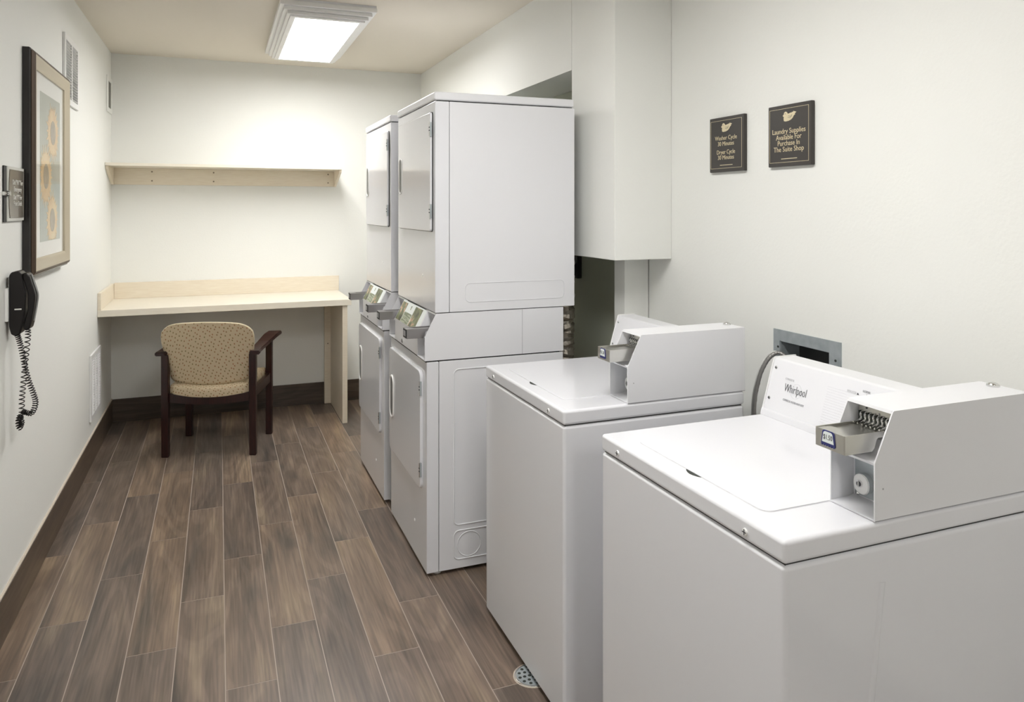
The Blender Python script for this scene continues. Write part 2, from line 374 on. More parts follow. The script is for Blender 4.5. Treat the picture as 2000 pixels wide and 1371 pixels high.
# ================================================================== washers
def screw(mb, x, y, z, r=0.0045, axis=0, m='chrome', dx=-1):
    mb.cyl((x, y, z), r, 0.004, axis, m, 14, bev=0.001)
    c = [x, y, z]; c[axis] += dx*0.002
    s = [0.0008]*3; o = [i for i in range(3) if i != axis]; s[o[0]] = r*0.75
    mb.box(c[0]-s[0], c[0]+s[0], c[1]-s[1], c[1]+s[1], c[2]-s[2], c[2]+s[2], 'black_print')
    s[o[0]] = 0.0008; s[o[1]] = r*0.75
    mb.box(c[0]-s[0], c[0]+s[0], c[1]-s[1], c[1]+s[1], c[2]-s[2], c[2]+s[2], 'black_print')
def coin_slide(parent, x0, x1, yc, z0, z1, w=0.076, label=True, sm='steel'):
    """metal coin slide whose front end is at x0, pushed out towards -x"""
    y0, y1 = yc-w/2, yc+w/2
    t = MB()
    bl = 0.074                      # length of the deep front body
    side = [(x0, z0), (x0+bl-0.006, z0), (x0+bl, z0+0.006), (x0+bl+0.006, z1-0.015), (x0+bl+0.010, z1-0.012), (x1, z1-0.012), (x1, z1), (x0, z1)]
    t.prism(side, 1, y0, y0+0.003, sm, 0.0005).prism(side, 1, y1-0.003, y1, sm, 0.0005)
    t.prism([(x0, z0), (x0+bl-0.006, z0), (x0+bl, z0+0.006), (x0+bl+0.006, z1-0.015), (x0+bl+0.010, z1-0.012), (x1, z1-0.012), (x1, z1-0.004), (x0+0.045, z1-0.005), (x0+0.030, z1-0.0015), (x0, z1-0.001)], 1, y0+0.003, y1-0.003, sm)
    o = t.build('coin_slide', parent)
    if label:
        lw, lh = 0.036, 0.028; c = yc+0.004; zb = z0+0.0085
        def arch(h, wd, b):
            p = [(c-wd/2, b), (c+wd/2, b)]
            for i in range(7):
                a = i/6*PI/2; p.append((c+wd/2-0.003-0.006+0.006*math.cos(a), b+h-0.006+0.006*math.sin(a)))
            for i in range(7):
                a = PI/2+i/6*PI/2; p.append((c-wd/2+0.003+0.006+0.006*math.cos(a), b+h-0.006+0.006*math.sin(a)))
            return p
        l = MB().prism(arch(lh, lw, zb), 0, x0-0.0016, x0, 'navy').prism(arch(lh-0.0065, lw-0.006, zb+0.0042), 0, x0-0.0021, x0-0.0005, 'card_white')
        for k in range(6): l.cyl((x0-0.0012, c-lw/2+0.003+k*(lw-0.006)/5, zb-0.001), 0.0022, 0.0016, 0, 'navy', 8)
        lo = l.build('price_label', o)
        text('$1.50', 0.0138, (x0-0.0023, c, zb+0.0145), (0, -1, 0), (0, 0, 1), 'black_print', lo, 'price', depth=0.0002, sx=0.75)
    return o
def make_washer(loc, label):
    t = thing('washing_machine', label, 'washing machine', loc)
    X0, X1, Wd = 0.0, 0.652, 0.686      # local: origin at near front floor corner
    b = MB().box(X0, X1, 0, Wd, 0.014, 0.8895, 'enamel', 0.010, 4)
    b.box(X0+0.03, X1-0.03, 0.03, Wd-0.03, 0.004, 0.016, 'gap')
    b.box(X0+0.007, X1-0.007, 0.007, Wd-0.007, 0.88, 0.895, 'gap')
    b.build('cabinet', t)
    # soft pressed ribs of the side panel
    em = MB()
    em.tube(smooth_path([(0.235, 0.0182, 0.82), (0.215, 0.0182, 0.66), (0.195, 0.0182, 0.46), (0.205, 0.0182, 0.28), (0.24, 0.0182, 0.14)], 6), 0.020, 'enamel', 24)
    em.build('side_ribs', t)
    for (x, y) in ((0.05, 0.05), (0.05, Wd-0.05), (X1-0.05, 0.05), (X1-0.05, Wd-0.05)):
        MB().cyl((x, y, 0.007), 0.02, 0.014, 2, 'rubber', 16).build('levelling_foot', t)
    # top
    tp = MB().box(X0-0.001, X1+0.001, -0.001, Wd+0.001, 0.892, 0.936, 'enamel', 0.009, 4)
    screw(tp, -0.002, 0.106, 0.9105, 0.0075, 0, 'plastic_white'); screw(tp, -0.002, 0.598, 0.9105, 0.0075, 0, 'plastic_white')
    top = tp.build('top_panel', t)
    lid = MB().prism(rrect(0.052, 0.50, 0.112, 0.592, 0.022), 2, 0.934, 0.9385, 'enamel', 0.0015, 2).build('lid', t)
    MB().prism(rrect(0.0508, 0.5012, 0.1108, 0.5932, 0.023), 2, 0.934, 0.9364, 'light_print').build('lid_seam_shadow', lid)  # thin grey outline painted in as the shadow of the lid seam
    MB().prism([(0.0525, 0.318), (0.0525, 0.378), (0.047, 0.370), (0.0425, 0.358), (0.041, 0.348), (0.0425, 0.338), (0.047, 0.326)], 2, 0.9355, 0.9368, 'slot').build('finger_notch', lid)
    # console
    c = MB().prism([(0.527, 0.936), (0.530, 0.950), (0.574, 1.093), (0.582, 1.096), (0.650, 1.096), (0.653, 1.09), (0.653, 0.936)], 1, 0.110, 0.684, 'enamel_matte', 0.002)
    c.prism([(0.519, 0.936), (0.524, 0.953), (0.531, 0.953), (0.531, 0.936)], 1, 0.110, 0.684, 'enamel_matte', 0.001)
    con = c.build('control_console', t)
    ec = MB().prism([(0.5235, 0.937), (0.5705, 1.0955), (0.576, 1.0985), (0.652, 1.0985), (0.655, 1.094), (0.655, 0.937)], 1, 0.683, 0.6868, 'plastic_white', 0.0008)
    def cons(z): return 0.530+(z-0.950)*0.3077
    screw(ec, cons(1.07)-0.001, 0.669, 1.07, 0.0045); screw(ec, cons(0.985)-0.001, 0.669, 0.985, 0.0045)
    ec.build('console_end_cap', con)
    # meter housing with its two recesses
    h = MB()
    prof = [(0.216, 0.937), (0.216, 1.048), (0.263, 1.142), (0.266, 1.1435), (0.652, 1.1435), (0.655, 1.141), (0.655, 0.937)]
    h.prism(prof, 1, 0.0, 0.003, 'enamel_matte')
    h.prism(prof, 1, 0.109, 0.112, 'enamel_matte')
    inner = [(0.277, 0.945), (0.277, 1.043), (0.218, 1.043), (0.216, 1.048), (0.246, 1.050), (0.256, 1.054), (0.262, 1.063), (0.266, 1.078), (0.294, 1.080), (0.294, 1.1375), (0.261, 1.1375), (0.263, 1.1435), (0.655, 1.1435), (0.655, 0.937), (0.216, 0.937), (0.216, 0.9405), (0.26, 0.941)]
    h.prism(inner, 1, 0.003, 0.109, 'enamel_matte')
    h.box(0.2165, 0.655, -0.0006, 0.0, 0.937, 0.9385, 'grey_print')
    h.box(0.235, 0.238, -0.0006, 0.0, 0.996, 0.999, 'grey_print')
    hs = h.build('meter_housing', t)
    MB().box(0.288, 0.2935, 0.006, 0.106, 1.100, 1.135, 'steel').cyl((0.2875, 0.086, 1.126), 0.002, 0.002, 0, 'black_print', 10).cyl((0.2875, 0.055, 1.122), 0.0015, 0.002, 0, 'grey_print', 10).cyl((0.2875, 0.024, 1.118), 0.002, 0.002, 0, 'black_print', 10).build('slide_plate', hs)
    coin_slide(hs, 0.166, 0.292, 0.061, 1.062, 1.099)
    sp = MB()
    for k in range(8):
        y = 0.022+k*0.0105
        sp.tube(smooth_path([(0.289, y, 1.119), (0.281, y, 1.113), (0.283, y, 1.104), (0.272, y, 1.098), (0.262, y, 1.098)], 3), 0.0021, 'chrome', 6)
        sp.box(0.282, 0.288, y+0.0035, y+0.0065, 1.098, 1.118, 'slot')
    sp.build('coin_fingers', hs)
    lk_ = MB().box(0.2755, 0.277, 0.010, 0.104, 0.948, 1.038, 'galv')
    lk_.prism(rrect(0.056, 0.096, 0.956, 0.998, 0.019, 8), 0, 0.262, 0.277, 'chrome', 0.002).prism(rrect(0.0575, 0.0945, 0.9575, 0.9965, 0.0175, 8), 0, 0.2605, 0.263, 'plastic_white', 0.001)
    lk_.cyl((0.260, 0.079, 0.977), 0.0075, 0.003, 0, 'chrome', 18).cyl((0.2585, 0.079, 0.977), 0.0052, 0.002, 0, 'black_print', 14).box(0.2565, 0.2585, 0.0775, 0.0805, 0.972, 0.982, 'steel')
    lk_.ball((0.272, 0.093, 0.952), 0.005, 'chrome')
    lk_.build('coin_box_lock', hs)
    MB().cyl((0.636, 0.068, 1.1455), 0.0135, 0.005, 2, 'chrome', 24, bev=0.001).ball((0.636, 0.068, 1.147), 0.011, 'chrome', (1, 1, 0.55)).build('access_lock', hs)
    return t, con
w1, con1 = make_washer((0.945, 1.060, 0), 'white coin-operated top-load washer nearest the viewer, $1.50 on its coin slide')
w2 = copy_tree(w1); w2.location = (0.945, 1.978, 0)
w2['label'] = 'white coin-operated top-load washer farther back, between the dryers and the nearest washer'
# the printing on the console that can be read
def on_con(y, z, d=0.0012): return (0.530+(z-0.950)*0.3077-d, y, z)
UPC = (0.3077, 0, 1)
text('Whirlpool', 0.033, on_con(0.577, 1.024), (0, -1, 0), UPC, 'black_print', con1, 'brand_lettering', sx=0.62, depth=0.0002, off=-0.0005)
text('COMMERCIAL', 0.009, on_con(0.606, 1.048), (0, -1, 0), UPC, 'light_print', con1, 'small_lettering', sx=0.62, depth=0.0002)
text('COMMERCIAL WASHER HEAVY DUTY', 0.0085, on_con(0.575, 0.992), (0, -1, 0), UPC, 'grey_print', con1, 'small_lettering', sx=0.56, depth=0.0002)
text('NORMAL', 0.0085, on_con(0.345, 1.0725), (0, -1, 0), UPC, 'grey_print', con1, 'cycle_lettering', sx=0.7, depth=0.0002)
text('DELICATES', 0.0085, on_con(0.390, 1.0635), (0, -1, 0), UPC, 'light_print', con1, 'cycle_lettering', sx=0.7, depth=0.0002)
for yy, zz in ((0.343, 1.0645), (0.370, 1.0625)):
    p = on_con(yy, zz)
    MB().prism([(yy-0.003, zz-0.002), (yy+0.003, zz-0.002), (yy, zz+0.003)], 0, p[0]-0.0004, p[0]+0.0006, 'black_print').build('cycle_mark', con1)
ring = []
for i in range(33):
    a = 0.35+i/32*5.4; y = 0.575+0.020*math.cos(a); z = 1.022+0.020*math.sin(a); q = on_con(y, z, 0.0004); ring.append(q)
MB().tube(ring, 0.0003, 'faint_print', 5).build('brand_ring', con1)
lines = MB()
for i in range(16):
    z = 0.962+i*0.0065; q = on_con(0.30, z, 0.0002)
    lines.box(q[0]-0.0003, q[0]+0.0003, 0.13, 0.47, z, z+0.0004, 'faint_print')
lines.build('console_pinstripes', con1)

# ================================================================== stacked dryers
def door(parent, x, y0, y1, z0, z1, far_handle_z, lower=False):
    d = MB().prism(rrect(y0, y1, z0, z1, 0.032 if lower else 0.012, 6), 0, x-0.012, x, 'enamel', 0.004, 3)
    # raised white rim on the door edge
    o = d.build('door', parent)
    g = MB().prism(rrect(y0-0.002, y1+0.002, z0-0.002, z1+0.002, 0.034 if lower else 0.014, 6), 0, x-0.0035, x+0.0002, 'gap' if not lower else 'enamel')
    g.build('door_gasket', o)
    hz0, hz1 = far_handle_z; hw = 0.037 if lower else 0.029; hy = y1-0.030-hw
    h = MB()
    path = [(x-0.0125, p[0], p[1]) for p in rrect(hy-hw, hy+hw, hz0+0.003, hz1-0.003, hw-0.001, 6)]
    h.tube(path+[path[0]], 0.0055 if lower else 0.0035, 'plastic_white', 8, cap=False)
    h.prism(rrect(hy-hw, hy+hw, hz0+0.003, hz1-0.003, hw-0.001, 6), 0, x-0.0135, x-0.0122, 'grey_recess')
    h.build('door_handle', o)
    for hz in (z0+0.085, z1-0.072):
        hh = MB().box(x-0.0145, x-0.006, y0-0.006, y0+0.004, hz-0.03, hz+0.03, 'galv', 0.001)
        hh.cyl((x-0.0135, y0-0.002, hz), 0.0035, 0.06, 2, 'chrome', 10)
        hh.box(x-0.018, x-0.013, y0-0.0055, y0+0.0015, hz-0.007, hz-0.003, 'black_print').box(x-0.018, x-0.013, y0-0.0055, y0+0.0015, hz+0.006, hz+0.010, 'black_print')
        hh.build('hinge', o)
    return o
M['grey_recess'] = mat('handle_recess', (0.16, 0.16, 0.155), 0.4)
def make_stack(loc, label):
    t = thing('stacked_dryer', label, 'stacked dryer', loc)
    Wd = 0.686
    # lower cabinet: local x 0 = lower front
    b = MB().box(0.0, 0.052, 0, Wd, 0.016, 0.893, 'enamel', 0.004, 2).box(0.0535, 0.625, 0.0015, Wd-0.0015, 0.016, 0.893, 'enamel_matte', 0.003, 2)
    b.box(0.01, 0.61, 0.01, Wd-0.01, 0.02, 0.885, 'gap')
    b.cyl((-0.001, 0.20, 0.165), 0.006, 0.003, 0, 'plastic_white', 14)
    cab = b.build('lower_cabinet', t)
    e = MB()
    for (x0, x1, z0, z1) in ((0.118, 0.56, 0.20, 0.855), (0.118, 0.56, 0.055, 0.175)):
        path = [(p[0], 0.0012, p[1]) for p in rrect(x0, x1, z0, z1, 0.022, 6)]
        e.tube(path+[path[0]], 0.0030, 'enamel_matte', 8, cap=False)
    path = [(0.185+0.052*math.cos(2*PI*i/36), 0.0012, 0.114+0.052*math.sin(2*PI*i/36)) for i in range(37)]
    e.tube(path, 0.0020, 'enamel_matte', 8, cap=False)
    tag(e.build('pressed_side_panel', cab))
    for (x, y) in ((0.055, 0.04), (0.055, Wd-0.04), (0.58, 0.04), (0.58, Wd-0.04)):
        MB().cyl((x, y, 0.008), 0.018, 0.016, 2, 'plastic_white', 16).build('levelling_foot', t)
    door(cab, -0.0005, 0.062, 0.672, 0.345, 0.845, (0.512, 0.716), lower=True)
    # meter section
    m = MB()
    prof = [(-0.008, 0.899), (-0.008, 1.0), (0.040, 1.093), (0.625, 1.093), (0.625, 0.899)]
    for a, bb_ in ((0.0, 0.003), (Wd-0.003, Wd)): m.prism([(p[0], p[1]) for p in prof], 1, a, bb_, 'enamel_matte')
    m.prism(prof, 1, 0.125, Wd-0.125, 'enamel_matte', 0.003)                                     # front panel between the slides
    rec = [(0.070, 0.903), (0.070, 0.975), (0.012, 0.978), (0.012, 0.983), (0.050, 0.990), (0.075, 1.02), (0.075, 1.087), (0.038, 1.087), (0.040, 1.093), (0.625, 1.093), (0.625, 0.899), (-0.008, 0.899), (-0.008, 0.903)]
    m.prism(rec, 1, 0.003, 0.125, 'enamel_matte').prism(rec, 1, Wd-0.125, Wd-0.003, 'enamel_matte')
    m.box(0.427, 0.4285, -0.0006, 0, 0.899, 1.093, 'grey_print')
    m.box(0.0, 0.61, 0.01, Wd-0.01, 0.89, 0.90, 'gap')
    mt = m.build('meter_section', t)
    MB().cyl((-0.0095, 0.40, 0.918), 0.011, 0.004, 0, 'chrome', 16, bev=0.001).box(-0.0125, -0.011, 0.397, 0.403, 0.912, 0.923, 'black_print').build('service_lock', mt)
    # instruction card on the sloping part: rows of printed pictures
    def sl(s, y, d): # s 0..1 up the slope
        n_ = Vector((-0.093, 0, 0.048)).normalized()
        return Vector((-0.008+0.048*s, y, 1.0+0.093*s))+n_*d
    cd_ = MB()
    def patch(y0, y1, s0, s1, d, m_):
        t_ = bmesh.new(); vs = []
        for dd in (0.0003, d):
            for (yy, ss) in ((y0, s0), (y1, s0), (y1, s1), (y0, s1)): vs.append(t_.verts.new(sl(ss, yy, dd)))
        for f in ((0, 1, 2, 3), (7, 6, 5, 4), (0, 4, 5, 1), (1, 5, 6, 2), (2, 6, 7, 3), (3, 7, 4, 0)): t_.faces.new([vs[i] for i in f])
        cd_._merge(t_, m_)
    patch(0.132, Wd-0.132, 0.02, 0.955, 0.0012, 'card_white')
    patch(0.455, Wd-0.137, 0.02, 0.88, 0.0017, 'card_photo')
    patch(0.315, 0.448, 0.02, 0.50, 0.0017, 'card_green')
    patch(0.185, 0.308, 0.02, 0.90, 0.0017, 'card_photo')
    patch(0.366, 0.380, 0.66, 0.84, 0.0017, 'card_green')
    patch(0.150, Wd-0.20, 0.965, 0.995, 0.0014, 'gap')
    cd_.build('instruction_card', mt)
    coin_slide(mt, -0.076, 0.072, 0.064, 0.990, 1.030, 0.062, label=False, sm='steel_dark')
    coin_slide(mt, -0.076, 0.072, Wd-0.064, 0.990, 1.030, 0.062, label=False, sm='steel_dark')
    for yy in (0.064, Wd-0.064):
        MB().box(-0.0785, -0.0755, yy-0.026, yy+0.026, 0.992, 1.028, 'black_matte', 0.001).box(-0.0795, -0.078, yy-0.018, yy+0.018, 0.999, 1.021, 'grey_print').build('slide_label', mt)
    # upper cabinet, set back a little
    U0, U1 = 0.036, 0.682
    u = MB().box(U0, U0+0.062, 0, Wd, 1.096, 1.980, 'enamel', 0.004, 2).box(U0+0.0635, U1, 0.0015, Wd-0.0015, 1.096, 1.980, 'enamel_matte', 0.003, 2)
    u.box(U0+0.01, U1-0.01, 0.01, Wd-0.01, 1.10, 1.985, 'gap')
    u.cyl((U0-0.001, 0.20, 1.238), 0.005, 0.003, 0, 'plastic_white', 14)
    uc = u.build('upper_cabinet', t)
    path = [(p[0], 0.0008, p[1]) for p in rrect(0.17, 0.63, 1.135, 1.215, 0.02, 6)]
    MB().tube(path+[path[0]], 0.0012, 'enamel_matte', 8, cap=False).build('pressed_side_panel', uc)
    door(uc, U0-0.0005, 0.034, 0.632, 1.435, 1.936, (1.600, 1.772))
    MB().box(U0-0.004, U1-0.005, -0.003, Wd+0.003, 1.984, 2.019, 'enamel_matte', 0.007, 3).build('top_cap', uc)
    return t
s1 = make_stack((0.801, 2.990, 0), 'nearer tall stacked white dryer, wide side panel facing the washers')
s2 = copy_tree(s1); s2.location = (0.797, 3.825, 0); s2['label'] = 'farther tall stacked white dryer, beside the desk end'
# foil duct behind the nearer stack
dt = []
rads = []
for i in range(195):
    z = 0.12+i*0.009; dt.append((1.546+0.004*math.sin(i*0.7), 3.236+0.003*math.cos(i*0.9), z)); rads.append(0.046 if i % 2 else 0.052)
tag(MB().tube(dt, rads, 'foil', 20).build('dryer_duct', ang=10), 'crinkled silver foil dryer duct standing behind the nearer stacked dryer', 'duct')
o = thing('dryer_outlet', 'black dryer power outlet with plug on the alcove wall behind the stacked dryer', 'outlet', (XR-0.004, 3.66, 1.21))
MB().box(-0.03, -0.0005, -0.045, 0.06, -0.06, 0.06, 'black_matte', 0.004).build('outlet_box', o)
MB().box(-0.065, -0.03, -0.025, 0.03, -0.04, 0.03, 'black', 0.008).tube(smooth_path([(-0.05, 0, -0.035), (-0.055, 0.01, -0.09), (-0.05, 0.05, -0.16), (-0.05, 0.12, -0.35)], 5), 0.008, 'black').build('power_plug', o)

# ================================================================== washer box and hoses on the right wall
b = thing('washer_outlet_box', 'galvanised recessed washer box in the wall behind the nearest washer', 'outlet box', (XR, 1.96, 1.0))
fr = MB()
o_, i_ = (-0.151, 0.157, -0.14, 0.106), (BY0-1.96, BY1-1.96, BZ0-1.0, BZ1-1.0)
fr.box(-0.004, 0, o_[0], i_[0], o_[2], o_[3], 'galv').box(-0.004, 0, i_[1], o_[1], o_[2], o_[3], 'galv')
fr.box(-0.004, 0, i_[0], i_[1], i_[3], o_[3], 'galv').box(-0.004, 0, i_[0], i_[1], o_[2], i_[2], 'galv')
for yy, zz in ((-0.13, 0.045), (0.133, 0.045)): fr.cyl((-0.0045, yy, zz), 0.004, 0.003, 0, 'slot', 10)
fr.build('face_frame', b)
ins = MB()
ins.box(0.0, 0.085, i_[0]+0.0005, i_[0]+0.002, i_[2], i_[3], 'galv').box(0.0, 0.085, i_[1]-0.002, i_[1]-0.0005, i_[2], i_[3], 'galv')
ins.box(0.0, 0.085, i_[0], i_[1], i_[3]-0.002, i_[3]-0.0005, 'galv').box(0.083, 0.085, i_[0], i_[1], i_[2], i_[3], 'black_matte').box(0, 0.085, i_[0], i_[1], i_[2]+0.0005, i_[2]+0.002, 'galv')
ins.build('recess_liner', b)
# conduit looping out of the box and down behind the washer
p = smooth_path([(1.826, 2.000, 0.960), (1.826, 2.035, 1.012), (1.824, 2.068, 1.027), (1.805, 2.080, 1.022), (1.785, 2.095, 0.992), (1.765, 2.108, 0.93), (1.75, 2.114, 0.811), (1.752, 2.105, 0.5), (1.76, 2.06, 0.25), (1.765, 2.0, 0.12)], 14)
rr = [0.0066 if (i % 4) else 0.0074 for i in range(len(p))]
hz_ = thing('washer_hose', 'ribbed grey metal conduit and thin pale hose looping from the recessed washer box', 'hose', (1.76, 2.0, 0))
sh = Vector((1.76, 2.0, 0))
MB().tube([q-sh for q in p], rr, 'conduit', 12).build('metal_conduit', hz_)
MB().tube([Vector((q.x-0.002, q.y+0.0100, q.z+0.003))-sh for q in p], 0.0030, 'hose_grey', 10).build('pale_hose', hz_)

# ================================================================== floor drain
dr = thing('floor_drain', 'round chrome floor drain partly under the farther washer', 'drain', (0.957, 2.240, 0))
dm = MB()
ringp = [(0.058*math.cos(2*PI*i/40), 0.058*math.sin(2*PI*i/40), 0.0015) for i in range(41)]
dm.cyl((0, 0, 0.001), 0.064, 0.002, 2, 'caulk', 40).tube(ringp, 0.003, 'chrome', 8, cap=False)
dm.build('rim', dr)
gr = MB().cyl((0, 0, 0.0025), 0.054, 0.003, 2, 'galv', 36)
for r_, n_ in ((0.044, 12), (0.028, 8), (0.011, 4)):
    for k in range(n_):
        a = 2*PI*k/n_; gr.cyl((r_*math.cos(a), r_*math.sin(a), 0.004), 0.0055, 0.001, 2, 'slot', 10)
gr.build('grate', dr)

# ================================================================== folding desk and shelf at the back
DY = 5.335
d = thing('folding_desk', 'cream laminate folding counter along the back wall, end panel beside the dryers', 'desk', (0, 5.66, 0))
L = lambda y: y-5.66
MB().box(XL+0.001, 0.878, L(DY), L(YB-0.001), 0.840, 0.882, 'cream_top', 0.002).build('desk_top', d)
MB().box(XL+0.022, 0.884, L(YB-0.021), L(YB-0.001), 0.8822, 0.997, 'cream_panel', 0.0015).build('backsplash', d)
MB().box(XL+0.001, XL+0.021, L(DY+0.002), L(YB-0.001), 0.8822, 0.992, 'cream_panel', 0.0015).build('sidesplash', d)
MB().box(0.817, 0.852, L(DY+0.012), L(YB-0.012), 0.001, 0.8398, 'cream_panel', 0.0015).build('end_panel', d)
MB().box(0.770, 0.8168, L(YB-0.045), L(YB-0.012), 0.001, 0.8398, 'cream_panel', 0.001).cyl((0.795, L(YB-0.046), 0.47), 0.005, 0.003, 1, 'screw', 10).build('support_cleat', d)
MB().box(XL+0.001, 0.769, L(YB-0.021), L(YB-0.001), 0.78, 0.8398, 'cream_panel', 0.001).build('back_rail', d)

SY = 5.665
s = thing('wall_shelf', 'long cream laminate shelf mounted on the back wall above the counter', 'shelf', (0, 5.8, 1.8))
L = lambda y: y-5.8
Z = lambda z: z-1.8
MB().box(XL+0.001, 0.862, L(SY), L(YB-0.001), Z(1.820), Z(1.840), 'cream_top', 0.0015).build('shelf_board', s)
br = MB().box(XL+0.020, 0.845, L(YB-0.021), L(YB-0.001), Z(1.700), Z(1.8198), 'cream_panel', 0.0015)
for sx_ in (-0.451, -0.036, 0.800):
    for sz_ in (1.795, 1.729): br.cyl((sx_, L(YB-0.022), Z(sz_)), 0.006, 0.003, 1, 'screw', 12)
br.build('back_rail', s)
tri = [(L(SY+0.02), Z(1.8198)), (L(SY+0.02), Z(1.800)), (L(YB-0.03), Z(1.700)), (L(YB-0.001), Z(1.700)), (L(YB-0.001), Z(1.8198))]
MB().prism(tri, 0, XL+0.001, XL+0.0195, 'cream_panel', 0.001).build('end_bracket', s)
MB().prism(tri, 0, 0.8455, 0.862, 'cream_panel', 0.001).build('end_bracket', s)

# ================================================================== chair
ch = thing('armchair', 'open-arm guest chair with dotted tan upholstery and dark legs, at the counter', 'chair', (0.0075, 5.167, 0), -0.283)
HW = 0.262
def leg(x, y, top, lean=0.0):
    m = MB()
    m.prism([(y-0.019, 0.0), (y+0.019, 0.0), (y+0.021+lean, top), (y-0.021+lean, top)], 0, x-0.021, x+0.021, 'chair_wood', 0.005)
    m.build('leg', ch)
for sx_ in (-1, 1):
    leg(sx_*HW, -0.215, 0.632, -0.005); leg(sx_*HW, 0.215, 0.640)
    # arm: a flat board, rising a little to the front, flaring outward
    a = MB()
    t_ = bmesh.new(); st = [(-0.262, 0.632, 0.250, 0.312), (-0.20, 0.637, 0.240, 0.308), (0.0, 0.648, 0.235, 0.312), (0.16, 0.668, 0.238, 0.330), (0.26, 0.672, 0.246, 0.335), (0.285, 0.664, 0.25, 0.33)]
    rings = []
    for (y, z, xi, xo) in st:
        rings.append([t_.verts.new(c_) for c_ in ((sx_*xi, y, z-0.004), (sx_*xo, y, z-0.004), (sx_*xo, y, z+0.020), (sx_*xi, y, z+0.020))])
    for i in range(len(rings)-1):
        for k in range(4): t_.faces.new([rings[i][k], rings[i][(k+1) % 4], rings[i+1][(k+1) % 4], rings[i+1][k]])
    t_.faces.new(rings[0][::-1]); t_.faces.new(rings[-1])
    bmesh.ops.recalc_face_normals(t_, faces=t_.faces)
    bmesh.ops.bevel(t_, geom=t_.edges[:], offset=0.005, segments=2, affect='EDGES')
    a._merge(t_, 'chair_wood'); a.build('armrest', ch)
    MB().box(sx_*HW-0.013, sx_*HW+0.013, -0.196, 0.196, 0.355, 0.415, 'chair_wood', 0.004).build('side_rail', ch)
# curved rear rail, straight front rail
def curved_bar(y_of_x, x0, x1, zlo, zhi, th, m, name, n=16, par=None):
    t_ = bmesh.new(); rings = []
    for i in range(n+1):
        x = x0+(x1-x0)*i/n; y = y_of_x(x); a_, b_ = zlo(x), zhi(x)
        rings.append([t_.verts.new(c_) for c_ in ((x, y-th/2, a_), (x, y+th/2, a_), (x, y+th/2, b_), (x, y-th/2, b_))])
    for i in range(n):
        for k in range(4): t_.faces.new([rings[i][k], rings[i][(k+1) % 4], rings[i+1][(k+1) % 4], rings[i+1][k]])
    t_.faces.new(rings[0][::-1]); t_.faces.new(rings[-1])
    mb = MB(); mb._merge(t_, m); return mb.build(name, par or ch)
Q = lambda x: (x/0.25)**2
curved_bar(lambda x: -0.245+0.035*Q(x), -0.243, 0.243, lambda x: 0.328+0.012*Q(x), lambda x: 0.372+0.022*Q(x), 0.024, 'chair_wood', 'rear_rail')
curved_bar(lambda x: 0.215, -0.243, 0.243, lambda x: 0.35, lambda x: 0.41, 0.024, 'chair_wood', 'front_rail')
# seat cushion: rounded slab bowed at the rear
def cushion(outline, z_bot, z_top, dome, name, par, sag=None, nr=5):
    t_ = bmesh.new(); n = len(outline); cx = sum(p[0] for p in outline)/n; cy = sum(p[1] for p in outline)/n
    rings = []
    H = z_top-z_bot; rad = H/2
    prof = [(0.985, 0.0), (1.0-0.004, 0.12), (1.0, 0.3), (1.0, 0.6), (0.992, 0.82), (0.965, 0.96), (0.9, 1.0)]
    for s_, h_ in prof+[(0.7, 1.0+dome*0.6), (0.4, 1.0+dome*0.95), (0.12, 1+dome)]:
        rings.append([t_.verts.new((cx+(p[0]-cx)*s_, cy+(p[1]-cy)*s_, z_bot+H*h_+(sag(cx+(p[0]-cx)*s_, cy+(p[1]-cy)*s_) if sag else 0))) for p in outline])
    for i in range(len(rings)-1):
        for k in range(n): t_.faces.new([rings[i][k], rings[i][(k+1) % n], rings[i+1][(k+1) % n], rings[i+1][k]])
    t_.faces.new(rings[0][::-1]); t_.faces.new(rings[-1])
    mb = MB(); mb._merge(t_, 'fabric'); return mb.build(name, par, ang=60)
out = []
for i in range(41):
    x = -0.238+0.476*i/40; out.append((x, -0.262+0.042*(x/0.238)**2 if abs(x) < 0.225 else -0.262+0.042*(x/0.238)**2+0.01))
for p_ in rrect(-0.238, 0.238, 0, 0.262, 0.03)[0:14]: out.append(p_)
seat = cushion(out, 0.372, 0.432, 0.30, 'seat_cushion', ch, sag=lambda x, y: 0.018*(x/0.24)**2)
